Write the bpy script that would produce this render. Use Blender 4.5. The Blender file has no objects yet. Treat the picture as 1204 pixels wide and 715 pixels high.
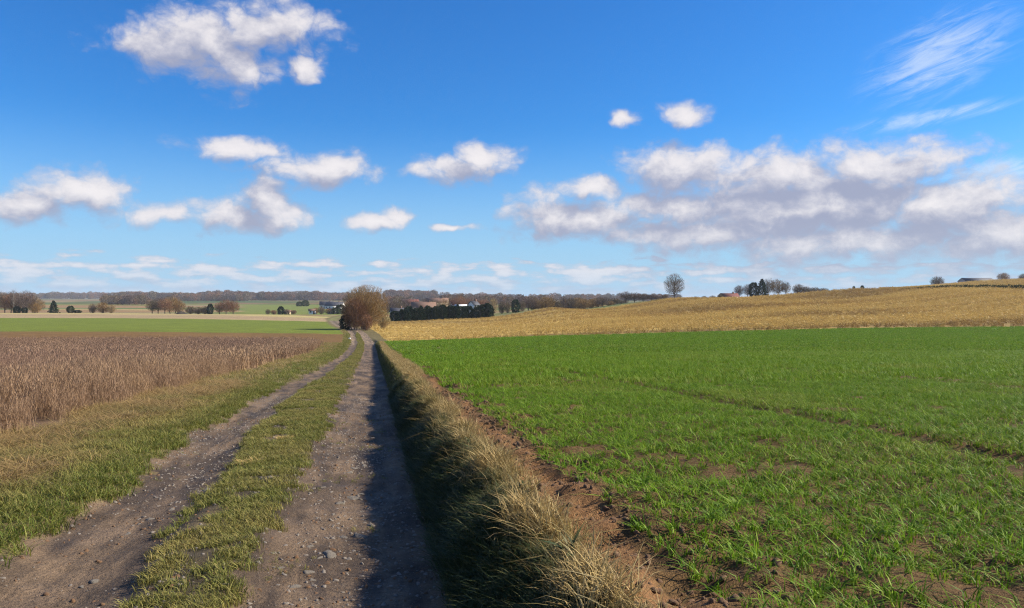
import bpy, math, random
import numpy as np
from mathutils import Vector, Matrix
R = math.radians
S = bpy.context.scene
COL = S.collection
# ------------------------------------------------------------------ camera
CAMZ, FPX = 1.55, 900.0
cam_d = bpy.data.cameras.new('camera'); cam = bpy.data.objects.new('camera', cam_d); COL.objects.link(cam)
cam.location = (0, 0, CAMZ); cam.rotation_euler = (R(90), 0, 0)
cam_d.sensor_width = 36; cam_d.lens = FPX / 1204 * 36; cam_d.clip_start = 0.05; cam_d.clip_end = 20000
S.camera = cam
# ------------------------------------------------------------------ sky, sun, exposure
SUN_EL, SUN_AZ = R(34), R(82)          # azimuth clockwise from +Y
S.view_settings.view_transform = 'Standard'; S.view_settings.look = 'None'
S.view_settings.exposure = 0.87; S.view_settings.gamma = 1.0
S.cycles.use_denoising = True; S.cycles.denoiser = 'OPENIMAGEDENOISE'; S.cycles.denoising_prefilter = 'NONE'; S.cycles.pixel_filter_type = 'BLACKMAN_HARRIS'; S.cycles.filter_width = 1.15; S.cycles.max_bounces = 6; S.cycles.diffuse_bounces = 2
S.cycles.transparent_max_bounces = 8; S.cycles.volume_bounces = 0; S.cycles.glossy_bounces = 2
S.cycles.sample_clamp_indirect = 6
sun_d = bpy.data.lights.new('sun', 'SUN'); sun = bpy.data.objects.new('sun', sun_d); COL.objects.link(sun)
sun_d.energy = 5.0; sun_d.angle = R(0.5); sun_d.color = (1.0, 0.90, 0.74)
sdir = Vector((math.sin(SUN_AZ) * math.cos(SUN_EL), math.cos(SUN_AZ) * math.cos(SUN_EL), math.sin(SUN_EL)))
sun.rotation_euler = sdir.to_track_quat('Z', 'Y').to_euler(); sun.location = (30, 0, 40)

class NT:
    """tiny helper for writing shader maths"""
    def __init__(s, tree): s.t = tree; s.n = tree.nodes; s.l = tree.links
    def put(s, sock, v):
        if isinstance(v, bpy.types.NodeSocket): s.l.new(v, sock)
        elif v is not None: sock.default_value = v
    def node(s, typ, ins=None, **props):
        n = s.n.new(typ)
        for k, v in props.items(): setattr(n, k, v)
        for k, v in (ins or {}).items(): s.put(n.inputs[k], v)
        return n
    def m(s, op, a, b=None, c=None, clamp=False):
        n = s.n.new('ShaderNodeMath'); n.operation = op; n.use_clamp = clamp
        s.put(n.inputs[0], a)
        if b is not None: s.put(n.inputs[1], b)
        if c is not None: s.put(n.inputs[2], c)
        return n.outputs[0]
    def vm(s, op, a, b=None, c=None):
        n = s.n.new('ShaderNodeVectorMath'); n.operation = op
        s.put(n.inputs[0], a)
        if b is not None: s.put(n.inputs[1], b)
        if c is not None: s.put(n.inputs[2], c)
        return n.outputs['Value'] if op in ('LENGTH', 'DOT_PRODUCT', 'DISTANCE') else n.outputs[0]
    def mix(s, f, a, b, blend='MIX'):
        n = s.n.new('ShaderNodeMix'); n.data_type = 'RGBA'; n.blend_type = blend
        s.put(n.inputs[0], f); s.put(n.inputs[6], a); s.put(n.inputs[7], b)
        return n.outputs[2]
    def smooth(s, x, a, b, lo=0.0, hi=1.0):
        n = s.n.new('ShaderNodeMapRange'); n.interpolation_type = 'SMOOTHSTEP'
        s.put(n.inputs[0], x); s.put(n.inputs[1], a); s.put(n.inputs[2], b); s.put(n.inputs[3], lo); s.put(n.inputs[4], hi)
        return n.outputs[0]
    def noise(s, vec, scale, detail=4, rough=.55, dist=0.0, dims='3D'):
        n = s.node('ShaderNodeTexNoise', {'Scale': scale, 'Detail': detail, 'Roughness': rough, 'Distortion': dist}, noise_dimensions=dims)
        if vec is not None: s.l.new(vec, n.inputs['Vector'])
        return n.outputs[0]

# cumulus seen in the photograph, as directions: photo x, y, half width, half height
CUMULUS = [
 (196,54,60,20),(250,44,66,27),(318,33,66,20),(272,74,40,24),(357,79,17,13),
 (283,175,50,11),(372,198,62,14),
 (34,243,62,15),(98,228,52,22),
 (192,252,38,13),(286,254,60,16),(314,238,34,24),
 (440,262,30,8),(466,255,16,9),(536,203,42,12),(570,190,28,18),(535,267,24,4),
 (740,138,14,8),(806,136,25,10),
 (640,255,36,24),(700,258,56,19),(690,222,38,11),
 (806,204,60,27),(905,208,84,24),(1030,198,96,26),
 (790,240,66,20),(940,246,150,24),(1110,240,110,30),
 (830,274,110,20),(1000,284,180,22),(1190,272,120,34),
 (1390,250,90,34),(-120,225,90,26)]

def build_world():
    w = bpy.data.worlds.new('World'); S.world = w; w.use_nodes = True
    w.cycles.sampling_method = 'MANUAL'; w.cycles.sample_map_resolution = 512
    t = w.node_tree; t.nodes.clear(); N = NT(t)
    out = N.node('ShaderNodeOutputWorld'); bg = N.node('ShaderNodeBackground')
    t.links.new(bg.outputs[0], out.inputs[0])
    sky = N.node('ShaderNodeTexSky', sky_type='NISHITA', sun_disc=False, sun_elevation=SUN_EL, sun_rotation=SUN_AZ,
                 air_density=1.0, dust_density=0.6, ozone_density=1.0, altitude=100)
    # ---- density group: direction (azimuth, elevation) -> thickness
    g = bpy.data.node_groups.new('cloud_density', 'ShaderNodeTree')
    g.interface.new_socket('P', in_out='INPUT', socket_type='NodeSocketVector')
    g.interface.new_socket('D', in_out='OUTPUT', socket_type='NodeSocketFloat')
    g.interface.new_socket('M', in_out='OUTPUT', socket_type='NodeSocketFloat')
    G = NT(g); gi = G.node('NodeGroupInput'); go = G.node('NodeGroupOutput'); P = gi.outputs[0]
    big = G.node('ShaderNodeTexNoise', {'Vector': P, 'Scale': 17.0, 'Detail': 3.0}, noise_dimensions='2D')
    warp = G.vm('MULTIPLY_ADD', G.vm('SUBTRACT', big.outputs['Color'], (.5, .5, .5)), (.05, .022, 0), P)
    best = None
    for (px, py, rx, ry) in CUMULUS:
        az = math.atan((px - 602) / FPX); el = math.atan((357.5 - py) / FPX * math.cos(az))
        k = math.cos(az); sx, sy = FPX / (rx * 1.18 * k * k), FPX / (ry * 1.25 * k)
        q = G.vm('LENGTH', G.vm('MULTIPLY_ADD', warp, (sx, sy, 0), (-az * sx, -el * sy, 0)))
        best = q if best is None else G.m('MINIMUM', best, q)
    mask = G.m('MAXIMUM', G.m('SUBTRACT', 1.0, best), -1.5)
    body = None                      # the continuous body of the long bank
    for (px, py, rx, ry) in [(960, 246, 290, 56), (660, 258, 70, 30)]:
        az = math.atan((px - 602) / FPX); el = math.atan((357.5 - py) / FPX * math.cos(az)); k = math.cos(az); sx, sy = FPX / (rx * k * k), FPX / (ry * k)
        q = G.vm('LENGTH', G.vm('MULTIPLY_ADD', warp, (sx, sy, 0), (-az * sx, -el * sy, 0))); body = q if body is None else G.m('MINIMUM', body, q)
    body = G.m('MULTIPLY_ADD', body, -1.5, 1.25)
    sx = G.node('ShaderNodeSeparateXYZ', {0: P})
    # clouds of the same kind over the part of the sky that is out of view
    outside = G.m('MAXIMUM', G.smooth(G.m('ABSOLUTE', sx.outputs[0]), .72, .95), G.smooth(sx.outputs[1], .42, .6))
    cover = G.noise(G.vm('MULTIPLY', P, (1, 2.2, 1)), 3.2, 1, .5, 0, '2D')
    gen = G.m('MULTIPLY_ADD', cover, 6.0, -3.75)
    mask = G.m('MAXIMUM', mask, G.m('ADD', gen, G.m('MULTIPLY', G.m('SUBTRACT', outside, 1.0), 4.0)))
    # small flat-based cumulus in a low belt above the horizon, all round
    bn = G.noise(G.vm('MULTIPLY', P, (1, 4.4, 1)), 24.0, 3, .5, 0, '2D')
    belt = G.m('MULTIPLY_ADD', bn, 2.8, -1.18)
    belt = G.m('SUBTRACT', belt, G.smooth(sx.outputs[1], .040, .085, 0, 1.9))
    mask = G.m('MAXIMUM', mask, belt); fill = G.m('MAXIMUM', mask, body)
    f1 = G.noise(G.vm('MULTIPLY', P, (1, 1.5, 1)), 24.0, 5, .55, .2, '2D')
    vo = G.node('ShaderNodeTexVoronoi', {'Vector': G.vm('MULTIPLY', warp, (1, 1.3, 1)), 'Scale': 21.0, 'Detail': 3.0, 'Roughness': .55, 'Lacunarity': 2.4}, voronoi_dimensions='2D', feature='F1', normalize=True).outputs['Distance']
    nz = G.m('ADD', G.m('MULTIPLY_ADD', f1, 1.15, -.57), G.m('MULTIPLY_ADD', vo, -1.5, .52)); d = G.m('ADD', mask, nz)
    G.l.new(d, go.inputs[0]); G.l.new(G.m('ADD', fill, nz), go.inputs[1])
    tc = N.node('ShaderNodeTexCoord'); V = tc.outputs['Generated']
    s = N.node('ShaderNodeSeparateXYZ', {0: V})
    az = N.m('ARCTAN2', s.outputs[0], s.outputs[1])
    hyp = N.m('SQRT', N.m('ADD', N.m('MULTIPLY', s.outputs[0], s.outputs[0]), N.m('MULTIPLY', s.outputs[1], s.outputs[1])))
    el = N.m('ARCTAN2', s.outputs[2], hyp)
    Pv = N.node('ShaderNodeCombineXYZ', {0: az, 1: el}).outputs[0]
    def dens(off):
        gn = N.node('ShaderNodeGroup'); gn.node_tree = g
        N.put(gn.inputs[0], N.vm('ADD', Pv, off) if off else Pv)
        return gn.outputs
    d0, m0 = dens(None); d1, m1 = dens((.015, .026, 0))
    alpha = N.m('MULTIPLY', N.smooth(m0, -.30, .66), .95)
    alpha = N.m('MULTIPLY', alpha, N.smooth(el, .0, .06, .45, 1))
    diff = N.m('SUBTRACT', N.m('MINIMUM', d0, 1.3), N.m('MAXIMUM', d1, -.22))
    lit = N.m('MULTIPLY_ADD', diff, .56, .27)  # painted cloud shading: white towards the sun, grey on the far side
    lit = N.m('SUBTRACT', lit, N.m('MULTIPLY', N.smooth(m0, .4, 1.2), .06))
    lit = N.smooth(lit, .0, 1.0)
    ccol = N.mix(lit, (3.7, 3.95, 5.3, 1), (9.4, 8.9, 8.9, 1))
    low = N.smooth(el, .11, .0)                      # the far belt is seen through more air
    ccol = N.mix(N.m('MULTIPLY', low, .5), ccol, (5.6, 6.5, 7.9, 1))
    # cirrus wisps
    rot = N.node('ShaderNodeVectorRotate', {'Vector': Pv, 'Angle': R(-17)}, rotation_type='Z_AXIS')
    cn = N.noise(N.vm('MULTIPLY', rot.outputs[0], (1, 5.5, 1)), 15.0, 6, .68, .45, '2D')
    cir = None
    for (px, py, rx, ry, a) in [(1105,66,140,66,-.35),(1100,137,150,16,-.08),(1180,200,150,26,0)]:
        a0 = math.atan((px - 602) / FPX); e0 = math.atan((357.5 - py) / FPX * math.cos(a0)); k = math.cos(a0)
        dv = N.vm('SUBTRACT', Pv, (a0, e0, 0))
        rv = N.node('ShaderNodeVectorRotate', {'Vector': dv, 'Angle': a}, rotation_type='Z_AXIS').outputs[0]
        q = N.m('SUBTRACT', 1.0, N.vm('LENGTH', N.vm('MULTIPLY', rv, (FPX / (rx * k * k), FPX / (ry * k), 0))), clamp=True)
        cir = q if cir is None else N.m('MAXIMUM', cir, q)
    cira = N.m('MULTIPLY', N.smooth(N.m('ADD', cn, N.m('MULTIPLY', cir, .40)), .52, 1.02), N.m('MULTIPLY', N.smooth(cir, 0, .8), .55))
    hs = N.node('ShaderNodeHueSaturation', {'Saturation': 1.28, 'Value': 1.0, 'Color': sky.outputs[0]})
    skyc = N.mix(1.0, hs.outputs[0], (.40, 1.04, 1.66, 1), 'MULTIPLY')
    skyc = N.mix(N.smooth(el, .24, -.02, 0, .92), skyc, (4.3, 6.5, 8.9, 1))   # pale blue air towards the horizon
    skyc = N.mix(cira, skyc, (8.0, 8.8, 9.8, 1))
    c = N.mix(alpha, skyc, ccol)
    N.put(bg.inputs[0], c); bg.inputs[1].default_value = 0.055
build_world()

# ------------------------------------------------------------------ numpy noise
def _h(ix, iy, seed):
    n = (ix.astype(np.int64) * 374761393 + iy.astype(np.int64) * 668265263 + seed * 974634777) & 0x7fffffff
    n = ((n ^ (n >> 13)) * 1274126177) & 0x7fffffff
    return ((n ^ (n >> 16)) & 0xffff) / 65535.0
def vnoise(x, y, seed=0):
    ix = np.floor(x); iy = np.floor(y); fx = x - ix; fy = y - iy
    fx = fx * fx * (3 - 2 * fx); fy = fy * fy * (3 - 2 * fy)
    a = _h(ix, iy, seed); b = _h(ix + 1, iy, seed); c = _h(ix, iy + 1, seed); d = _h(ix + 1, iy + 1, seed)
    return (a + (b - a) * fx) * (1 - fy) + (c + (d - c) * fx) * fy
def fbm(x, y, oct=4, seed=0, g=.5):
    x = np.asarray(x, float); y = np.asarray(y, float)
    s = 0; a = 1; t = 0
    for i in range(oct):
        s = s + a * vnoise(x * 2 ** i + 17.3 * i, y * 2 ** i - 9.1 * i, seed + i); t += a; a *= g
    return s / t
def sst(a, b, x):
    t = np.clip((x - a) / (b - a), 0, 1); return t * t * (3 - 2 * t)

# ------------------------------------------------------------------ terrain: heights
TA = math.atan(0.183); CT, ST = math.cos(TA), math.sin(TA)      # the track runs 10 degrees off the view axis
def to_uv(x, y): return x * CT + y * ST, -x * ST + y * CT
def to_xy(u, v): return u * CT - v * ST, u * ST + v * CT
CP = []
for Y in (-120, -40, -15, 0, 8, 16, 30, 45, 60):
    for X in (-90, -45, -20, -8, -2, 2, 8, 20, 45, 90):
        CP.append((X, Y, -0.042 * to_uv(X, Y)[1] if True else 0))
def cpx(px, rows):
    for (Y, py) in rows: CP.append(((px - 602) / FPX * Y, Y, CAMZ - (py - 357.5) / FPX * Y))
LEFT = [(80,408),(125,390),(180,379.5),(240,373.5),(340,368.2),(500,365),(800,358.5),(1300,355),(2000,352),(3500,351)]
for p in (-1500, -700, -250, 0): cpx(p, LEFT)
cpx(150, [(80,408),(125,390.5),(240,374),(340,368.5),(500,366),(800,359),(1100,356),(1500,354),(2500,351.5),(3800,351)])
cpx(300, [(80,409),(100,400.5),(140,388.5),(240,376),(340,369.8),(450,370),(600,365),(900,358),(1300,354.5),(2000,352),(3500,351)])
cpx(437, [(75,412),(100,402.5),(125,394.5),(150,387.5),(200,381.5),(300,375.5),(450,370.5),(600,366),(900,359),(1300,355),(2000,352.5),(3500,351)])
cpx(520, [(100,402),(180,385),(250,376.5),(300,376),(450,370.5),(700,361),(1000,357),(1500,354),(2500,351.5),(3800,351)])
cpx(650, [(112,396),(200,376.5),(290,363),(400,366),(600,364),(1000,358),(1500,354),(2500,352),(3800,351)])
cpx(793, [(125,391),(200,373),(270,359),(322,352),(420,355),(600,358),(1000,357),(2000,353),(3500,351)])
cpx(1000, [(142,386),(200,369),(270,352.5),(340,341.5),(450,344),(700,349.5),(1200,352),(2000,352),(3500,351)])
RIGHT = [(152,384),(200,367),(265,343),(300,340),(400,331.5),(520,331),(800,338),(1500,346),(3000,349)]
for p in (1204, 1600, 2300): cpx(p, RIGHT)
CP = np.array(CP, float)
def warp_xy(x, y): return np.arcsinh(x / 25.0), np.arcsinh(y / 25.0)
cx, cy = warp_xy(CP[:, 0], CP[:, 1])
def kern(r2): return np.where(r2 > 1e-12, r2 * np.log(r2 + 1e-12) * .5, 0)
nC = len(CP); A = np.zeros((nC + 3, nC + 3))
A[:nC, :nC] = kern((cx[:, None] - cx) ** 2 + (cy[:, None] - cy) ** 2) + np.eye(nC) * 2e-4
A[:nC, nC] = 1; A[:nC, nC + 1] = cx; A[:nC, nC + 2] = cy; A[nC:, :nC] = A[:nC, nC:].T
SOL = np.linalg.solve(A, np.concatenate([CP[:, 2], np.zeros(3)]))
def macro(x, y):
    x = np.asarray(x, float).ravel(); y = np.asarray(y, float).ravel(); o = np.empty(len(x))
    for i in range(0, len(x), 40000):
        a, b = warp_xy(x[i:i + 40000], y[i:i + 40000])
        o[i:i + 40000] = kern((a[:, None] - cx) ** 2 + (b[:, None] - cy) ** 2) @ SOL[:nC] + SOL[nC] + SOL[nC + 1] * a + SOL[nC + 2] * b
    return o
def track_c(v):   # sideways drift of the track where it bends towards the trees
    return np.interp(v, [75, 100, 130, 150, 175, 210, 300], [0, -.2, -1.2, -2.6, -5.0, -8, -14])
def rut_left(v): return np.interp(v, [0, 4.2, 6.6, 13, 23, 33, 80], [-1.72, -1.82, -2.02, -2.35, -2.45, -2.2, -2.0]) + .07 * np.sin(v * .9) * sst(2, 8, v)
def bank_edge(v): return .50 + .10 * (fbm(v * .8, v * 0 + 3, 3, 5) - .5) * 2
def height(x, y, micro=True):
    x = np.asarray(x, float).ravel(); y = np.asarray(y, float).ravel()
    u, v = to_uv(x, y); z = macro(x, y); d = np.hypot(x, y)
    uc = u - track_c(v); near = 1 - sst(120, 180, v)
    be = bank_edge(v); hb = .50 * (1 - sst(75, 125, v)) * (.88 + .12 * sst(3, 8, v))
    z = z + sst(be, be + .46, uc) * hb * (1 - .25 * sst(4, 40, uc))
    rl = rut_left(v)
    z = z - .055 * np.exp(-((uc - 0.0) / .42) ** 2) * near - .06 * np.exp(-((uc - rl) / .36) ** 2) * near
    med = sst(rl + .40, rl + .62, uc) * (1 - sst(-.9, -.62, uc)); z = z + .06 * med * near
    z = z + .10 * sst(rl - .35, rl - .8, uc) * near
    if micro:
        fade = 1 - sst(40, 90, d); f = fade > 0
        mz = np.zeros_like(z); U, Vv, UC = u[f], v[f], uc[f]; rlf = rl[f]
        track = (UC > rlf - .5) & (UC < .55)
        soil = sst(.95, 1.15, UC) * (1 - sst(1.6, 2.3, UC))
        a = .018 + .012 * track + .075 * soil + .02 * sst(1.6, 2.2, UC) + .018 * sst(rlf - .5, rlf - 1.2, UC)
        mz[f] = a * (fbm(U * 2.2, Vv * 2.2, 3, 11) - .5) * 2 + .55 * a * (fbm(U * 9, Vv * 9, 2, 21) - .5) * 2 * np.where(track, .8, 1)
        mz[f] += np.where(track, .007 * np.sin(UC * 44 + 3 * fbm(U * 1.5, Vv * .4, 2, 15)) * sst(.4, .6, fbm(U * .8, Vv * .5, 2, 16)), 0)      # tyre marks
        bank = sst(.4, .6, UC) * (1 - sst(1.0, 1.2, UC)); mz[f] += bank * .07 * (fbm(U * 3, Vv * 3, 3, 8) - .5) * 2
        for tl in (5.3, 12.0): mz[f] += .02 * np.exp(-((U - tl - .38) / .16) ** 2) - .06 * np.exp(-((U - tl) / .15) ** 2)
        z = z + mz * fade
    return z
def hz(x, y): return float(height([x], [y])[0])
def at(px, Y): return (px - 602) / FPX * Y, Y

# ------------------------------------------------------------------ field layout
XB = np.array([-200, -14, -.2, 15, 36, 63, 102, 214, 900.]); YB = np.array([80, 93, 110, 117, 130, 142, 152, 172, 300.])
def corn_near(x): return np.interp(x, XB, YB)
PC = np.array([-400, 437, 470, 560, 650, 793, 1000, 1090, 1204, 2400.]); YC = np.array([250, 245, 252, 272, 305, 335, 352, 300, 272, 265.])
def region(x, y):
    """0 rough ground 1 track 2 verge 3 median 4 bank 5 soil strip 6 wheat 7 corn 8 stalk field 9 plough strip 10 green strip 11 pale field"""
    u, v = to_uv(x, y); uc = u - track_c(v); rl = rut_left(v); px = 602 + FPX * x / np.maximum(y, 1)
    r = np.zeros(len(x), int); w = (fbm(u * .6, v * .6, 3, 31) - .5) * 2; w2 = (fbm(u * 4, v * 4, 3, 33) - .5) * 2 * np.where(v < 60, 1, 0)
    left = uc < rl - .45 + .22 * w2
    r[left] = 2
    r[left & (uc < -5.7 + 1.3 * w) & (v < 92)] = 8
    far = left & (uc < -3.5)
    yy = y + 2.0 * (fbm(x * .05, y * .05, 2, 7) - .5)
    r[far & (yy > 94) & (yy < 124)] = 9
    r[far & (yy >= 124) & (yy < 236)] = 10
    r[far & (yy >= 236) & (yy < 350)] = 11
    r[far & (yy >= 350)] = 0
    right = uc > .5; e = 1.45 + .25 * w
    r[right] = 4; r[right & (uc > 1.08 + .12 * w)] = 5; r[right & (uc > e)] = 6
    cn = right & (y > corn_near(x)) & (uc > 2.2 + .012 * np.maximum(y - 95, 0)) ; r[right & (y > corn_near(x))] = 2
    r[cn & (y < np.interp(px, PC, YC))] = 7
    beyond = right & (y > np.interp(px, PC, YC)) & (px > 445); r[beyond] = 0
    r[beyond & (px > 1035) & (y > 292) & (y < 620)] = 7
    tr = (uc >= rl - .45 + .22 * w2) & (uc <= .5); r[tr & (v < 260)] = 1
    r[tr & (uc > rl + .45 + .12 * w + .22 * w2) & (uc < -.80 + .06 * w + .22 * w2)] = 3
    r[tr & (v >= 260)] = 0
    return r
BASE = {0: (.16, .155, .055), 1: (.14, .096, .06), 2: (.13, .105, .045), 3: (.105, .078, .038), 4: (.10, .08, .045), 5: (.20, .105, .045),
        6: (.12, .07, .028), 7: (.40, .27, .075), 8: (.15, .095, .06), 9: (.155, .088, .03), 10: (.125, .155, .018), 11: (.29, .21, .115)}
def ground_colour(x, y, r):
    u, v = to_uv(x, y); d = np.hypot(x, y); px = 602 + FPX * x / np.maximum(y, 1)
    c = np.array([BASE[k] for k in range(12)])[r]
    n = fbm(u * .35, v * .35, 4, 41); big = fbm(x * .02, y * .02, 3, 43)
    c = c * (.75 + .5 * n)[:, None]
    m = r == 6; c[m] = c[m] * (1 - sst(35, 110, d[m]))[:, None] + np.array((.10, .195, .02)) * sst(35, 110, d[m])[:, None]
    m = r == 7; br = sst(.5, .75, fbm((x[m] * .9 + y[m] * .45) * .012, (y[m] * .9 - x[m] * .45) * .05, 3, 47))
    c[m] = c[m] * (1 - .45 * br)[:, None] * (.5 + 1.0 * fbm((x[m] * .9 + y[m] * .45) * .01, (y[m] * .9 - x[m] * .45) * .22, 3, 49))[:, None]
    m = r == 11; s = fbm(x[m] * .008, y[m] * .06, 3, 53); c[m] = c[m] * (.7 + .6 * s)[:, None]
    m = (r == 11) & (y > 300); c[m] = np.array((.36, .29, .12)) * (.8 + .4 * n[m])[:, None]
    m = (r == 1) & (v > 95); c[m] = c[m] * .4 + np.array((.30, .22, .14)) * .6
    # patchwork of far fields
    m = (r == 0) & (y > 340)
    pal = np.array([(.12, .135, .028), (.30, .22, .09), (.15, .15, .035), (.24, .15, .07), (.09, .13, .035), (.21, .17, .08)])
    X, Yl = x[m], np.log(np.maximum(y[m], 1)) * 9
    wv = fbm(X * .004, Yl * .3, 2, 61) * 2
    k = (_h(np.floor(X / (70 + y[m] * .12) + wv), np.floor(Yl + wv), 71) * 5.99).astype(int)
    c[m] = pal[k] * (.8 + .4 * n[m])[:, None]
    m2 = (r == 0) & (y > 430) & (y < 900) & (px > 285) & (px < 400); c[m2] = np.array((.14, .165, .03)) * (.85 + .3 * n[m2])[:, None]
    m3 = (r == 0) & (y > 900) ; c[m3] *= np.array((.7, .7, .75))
    return c

# ------------------------------------------------------------------ material helpers
def new_mat(name):
    m = bpy.data.materials.new(name); m.use_nodes = True; m.node_tree.nodes.clear(); N = NT(m.node_tree)
    out = N.node('ShaderNodeOutputMaterial'); return m, N, out
def ground_mat(name, wet=0.0, grain=1.0):
    m, N, out = new_mat(name); b = N.node('ShaderNodeBsdfPrincipled'); N.l.new(b.outputs[0], out.inputs[0])
    col = N.node('ShaderNodeAttribute', attribute_name='col').outputs['Color']
    P = N.node('ShaderNodeNewGeometry').outputs['Position']
    n1 = N.noise(P, 3.0, 6, .6); n2 = N.noise(P, 38.0, 4, .6); n3 = N.noise(P, .6, 4, .6)
    n4 = N.noise(P, 150.0, 3, .65)
    k = N.m('ADD', N.m('MULTIPLY_ADD', n1, 1.3, .15), N.m('MULTIPLY_ADD', n2, 1.5, -.75))
    k = N.m('MAXIMUM', N.m('ADD', k, N.m('MULTIPLY_ADD', n4, 1.2, -.45)), .22)
    k = N.m('MULTIPLY', k, N.m('MULTIPLY_ADD', n3, .7, .65))
    c = N.mix(1.0, col, N.node('ShaderNodeCombineColor', {0: k, 1: k, 2: k}).outputs[0], 'MULTIPLY')
    if wet:      # damp and dry lanes drawn out along the ruts
        rv = N.node('ShaderNodeVectorRotate', {'Vector': P, 'Angle': -TA}, rotation_type='Z_AXIS').outputs[0]
        lane = N.smooth(N.noise(N.vm('MULTIPLY', rv, (3.2, .55, 1)), 1.0, 5, .6), .36, .66)
        c = N.mix(lane, N.mix(1.0, c, (.40, .40, .44, 1), 'MULTIPLY'), N.mix(1.0, c, (1.2, 1.17, 1.12, 1), 'MULTIPLY'))
    N.put(b.inputs['Base Color'], c)
    if wet:
        w = N.smooth(N.noise(P, 1.1, 4, .6), .46, .66)
        N.put(b.inputs['Roughness'], N.m('MULTIPLY_ADD', w, -.50 * wet, .88))
        b.inputs['Specular IOR Level'].default_value = .3
    else:
        b.inputs['Roughness'].default_value = .95; b.inputs['Specular IOR Level'].default_value = .15
    bump = N.node('ShaderNodeBump', {'Strength': .8, 'Distance': .03 * grain, 'Height': N.m('ADD', n2, N.m('MULTIPLY', N.noise(P, 120.0, 3, .6), .5))})
    N.l.new(bump.outputs[0], b.inputs['Normal'])
    return m
def plant_mat(name, a, b_, c=None, trans=.3, rough=.6, spec=.25):
    """a..b: spread from blade to blade and plant to plant, c: colour where the scatter's tint is 1"""
    m, N, out = new_mat(name); p = N.node('ShaderNodeBsdfPrincipled', {'Roughness': rough, 'Specular IOR Level': spec}); tr = N.node('ShaderNodeBsdfTranslucent')
    mx = N.node('ShaderNodeMixShader'); mx.inputs[0].default_value = trans
    N.l.new(p.outputs[0], mx.inputs[1]); N.l.new(tr.outputs[0], mx.inputs[2]); N.l.new(mx.outputs[0], out.inputs[0])
    rnd = N.node('ShaderNodeObjectInfo').outputs['Random']; bl = N.node('ShaderNodeAttribute', attribute_name='bl').outputs['Fac']
    f = N.m('ADD', N.m('MULTIPLY', rnd, .5), N.m('MULTIPLY', bl, .5))
    col = N.mix(f, a + (1,), b_ + (1,))
    if c:
        ti = N.node('ShaderNodeAttribute', attribute_name='tint', attribute_type='INSTANCER').outputs['Fac']
        ti = N.m('ADD', ti, N.m('MULTIPLY_ADD', bl, .5, -.25), clamp=True)
        col = N.mix(ti, col, c + (1,))
    k = N.m('MULTIPLY_ADD', N.m('FRACT', N.m('MULTIPLY', bl, 7.31)), .5, .75)
    col = N.mix(1.0, col, N.node('ShaderNodeCombineColor', {0: k, 1: k, 2: k}).outputs[0], 'MULTIPLY')
    N.put(p.inputs['Base Color'], col); N.put(tr.inputs['Color'], col)
    return m
def plain_mat(name, c, rough=.85, nscale=2.0, namp=.35, bump=.3, metal=0):
    m, N, out = new_mat(name); b = N.node('ShaderNodeBsdfPrincipled', {'Roughness': rough, 'Metallic': metal}); N.l.new(b.outputs[0], out.inputs[0])
    tc = N.node('ShaderNodeTexCoord').outputs['Object']; n = N.noise(tc, nscale, 6, .6)
    k = N.m('MULTIPLY_ADD', n, namp * 2, 1 - namp)
    N.put(b.inputs['Base Color'], N.mix(1.0, c + (1,), N.node('ShaderNodeCombineColor', {0: k, 1: k, 2: k}).outputs[0], 'MULTIPLY'))
    if bump:
        bp = N.node('ShaderNodeBump', {'Strength': bump, 'Distance': .05, 'Height': N.noise(tc, nscale * 4, 5, .6)}); N.l.new(bp.outputs[0], b.inputs['Normal'])
    return m
def mesh_np(name, verts, faces, mat=None, attrs=None, smooth=False):
    """faces: list of integer arrays (n,3) / (n,4)"""
    me = bpy.data.meshes.new(name); verts = np.asarray(verts, np.float32)
    me.vertices.add(len(verts)); me.vertices.foreach_set('co', verts.ravel())
    idx = np.concatenate([np.asarray(f, np.int32).ravel() for f in faces]); sz = np.concatenate([np.full(len(f), np.asarray(f).shape[1], np.int32) for f in faces])
    me.loops.add(len(idx)); me.loops.foreach_set('vertex_index', idx)
    me.polygons.add(len(sz)); st = np.concatenate([[0], np.cumsum(sz)[:-1]]).astype(np.int32); me.polygons.foreach_set('loop_start', st)
    me.update(calc_edges=True)
    for k, a in (attrs or {}).items():
        a = np.asarray(a, np.float32)
        if a.ndim == 2:
            at_ = me.attributes.new(k, 'FLOAT_COLOR', 'POINT'); at_.data.foreach_set('color', np.concatenate([a, np.ones((len(a), 1), np.float32)], 1).ravel())
        else:
            at_ = me.attributes.new(k, 'FLOAT', 'POINT'); at_.data.foreach_set('value', a)
    if smooth: me.polygons.foreach_set('use_smooth', np.ones(len(sz), bool))
    if mat: me.materials.append(mat)
    return me
def link(name, data, parent=None, loc=None, label=None, cat=None, group=None, kind=None):
    o = bpy.data.objects.new(name, data); COL.objects.link(o)
    if parent: o.parent = parent
    if loc is not None: o.location = loc
    if label: o['label'] = label
    if cat: o['category'] = cat
    if group: o['group'] = group
    if kind: o['kind'] = kind
    return o

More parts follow.
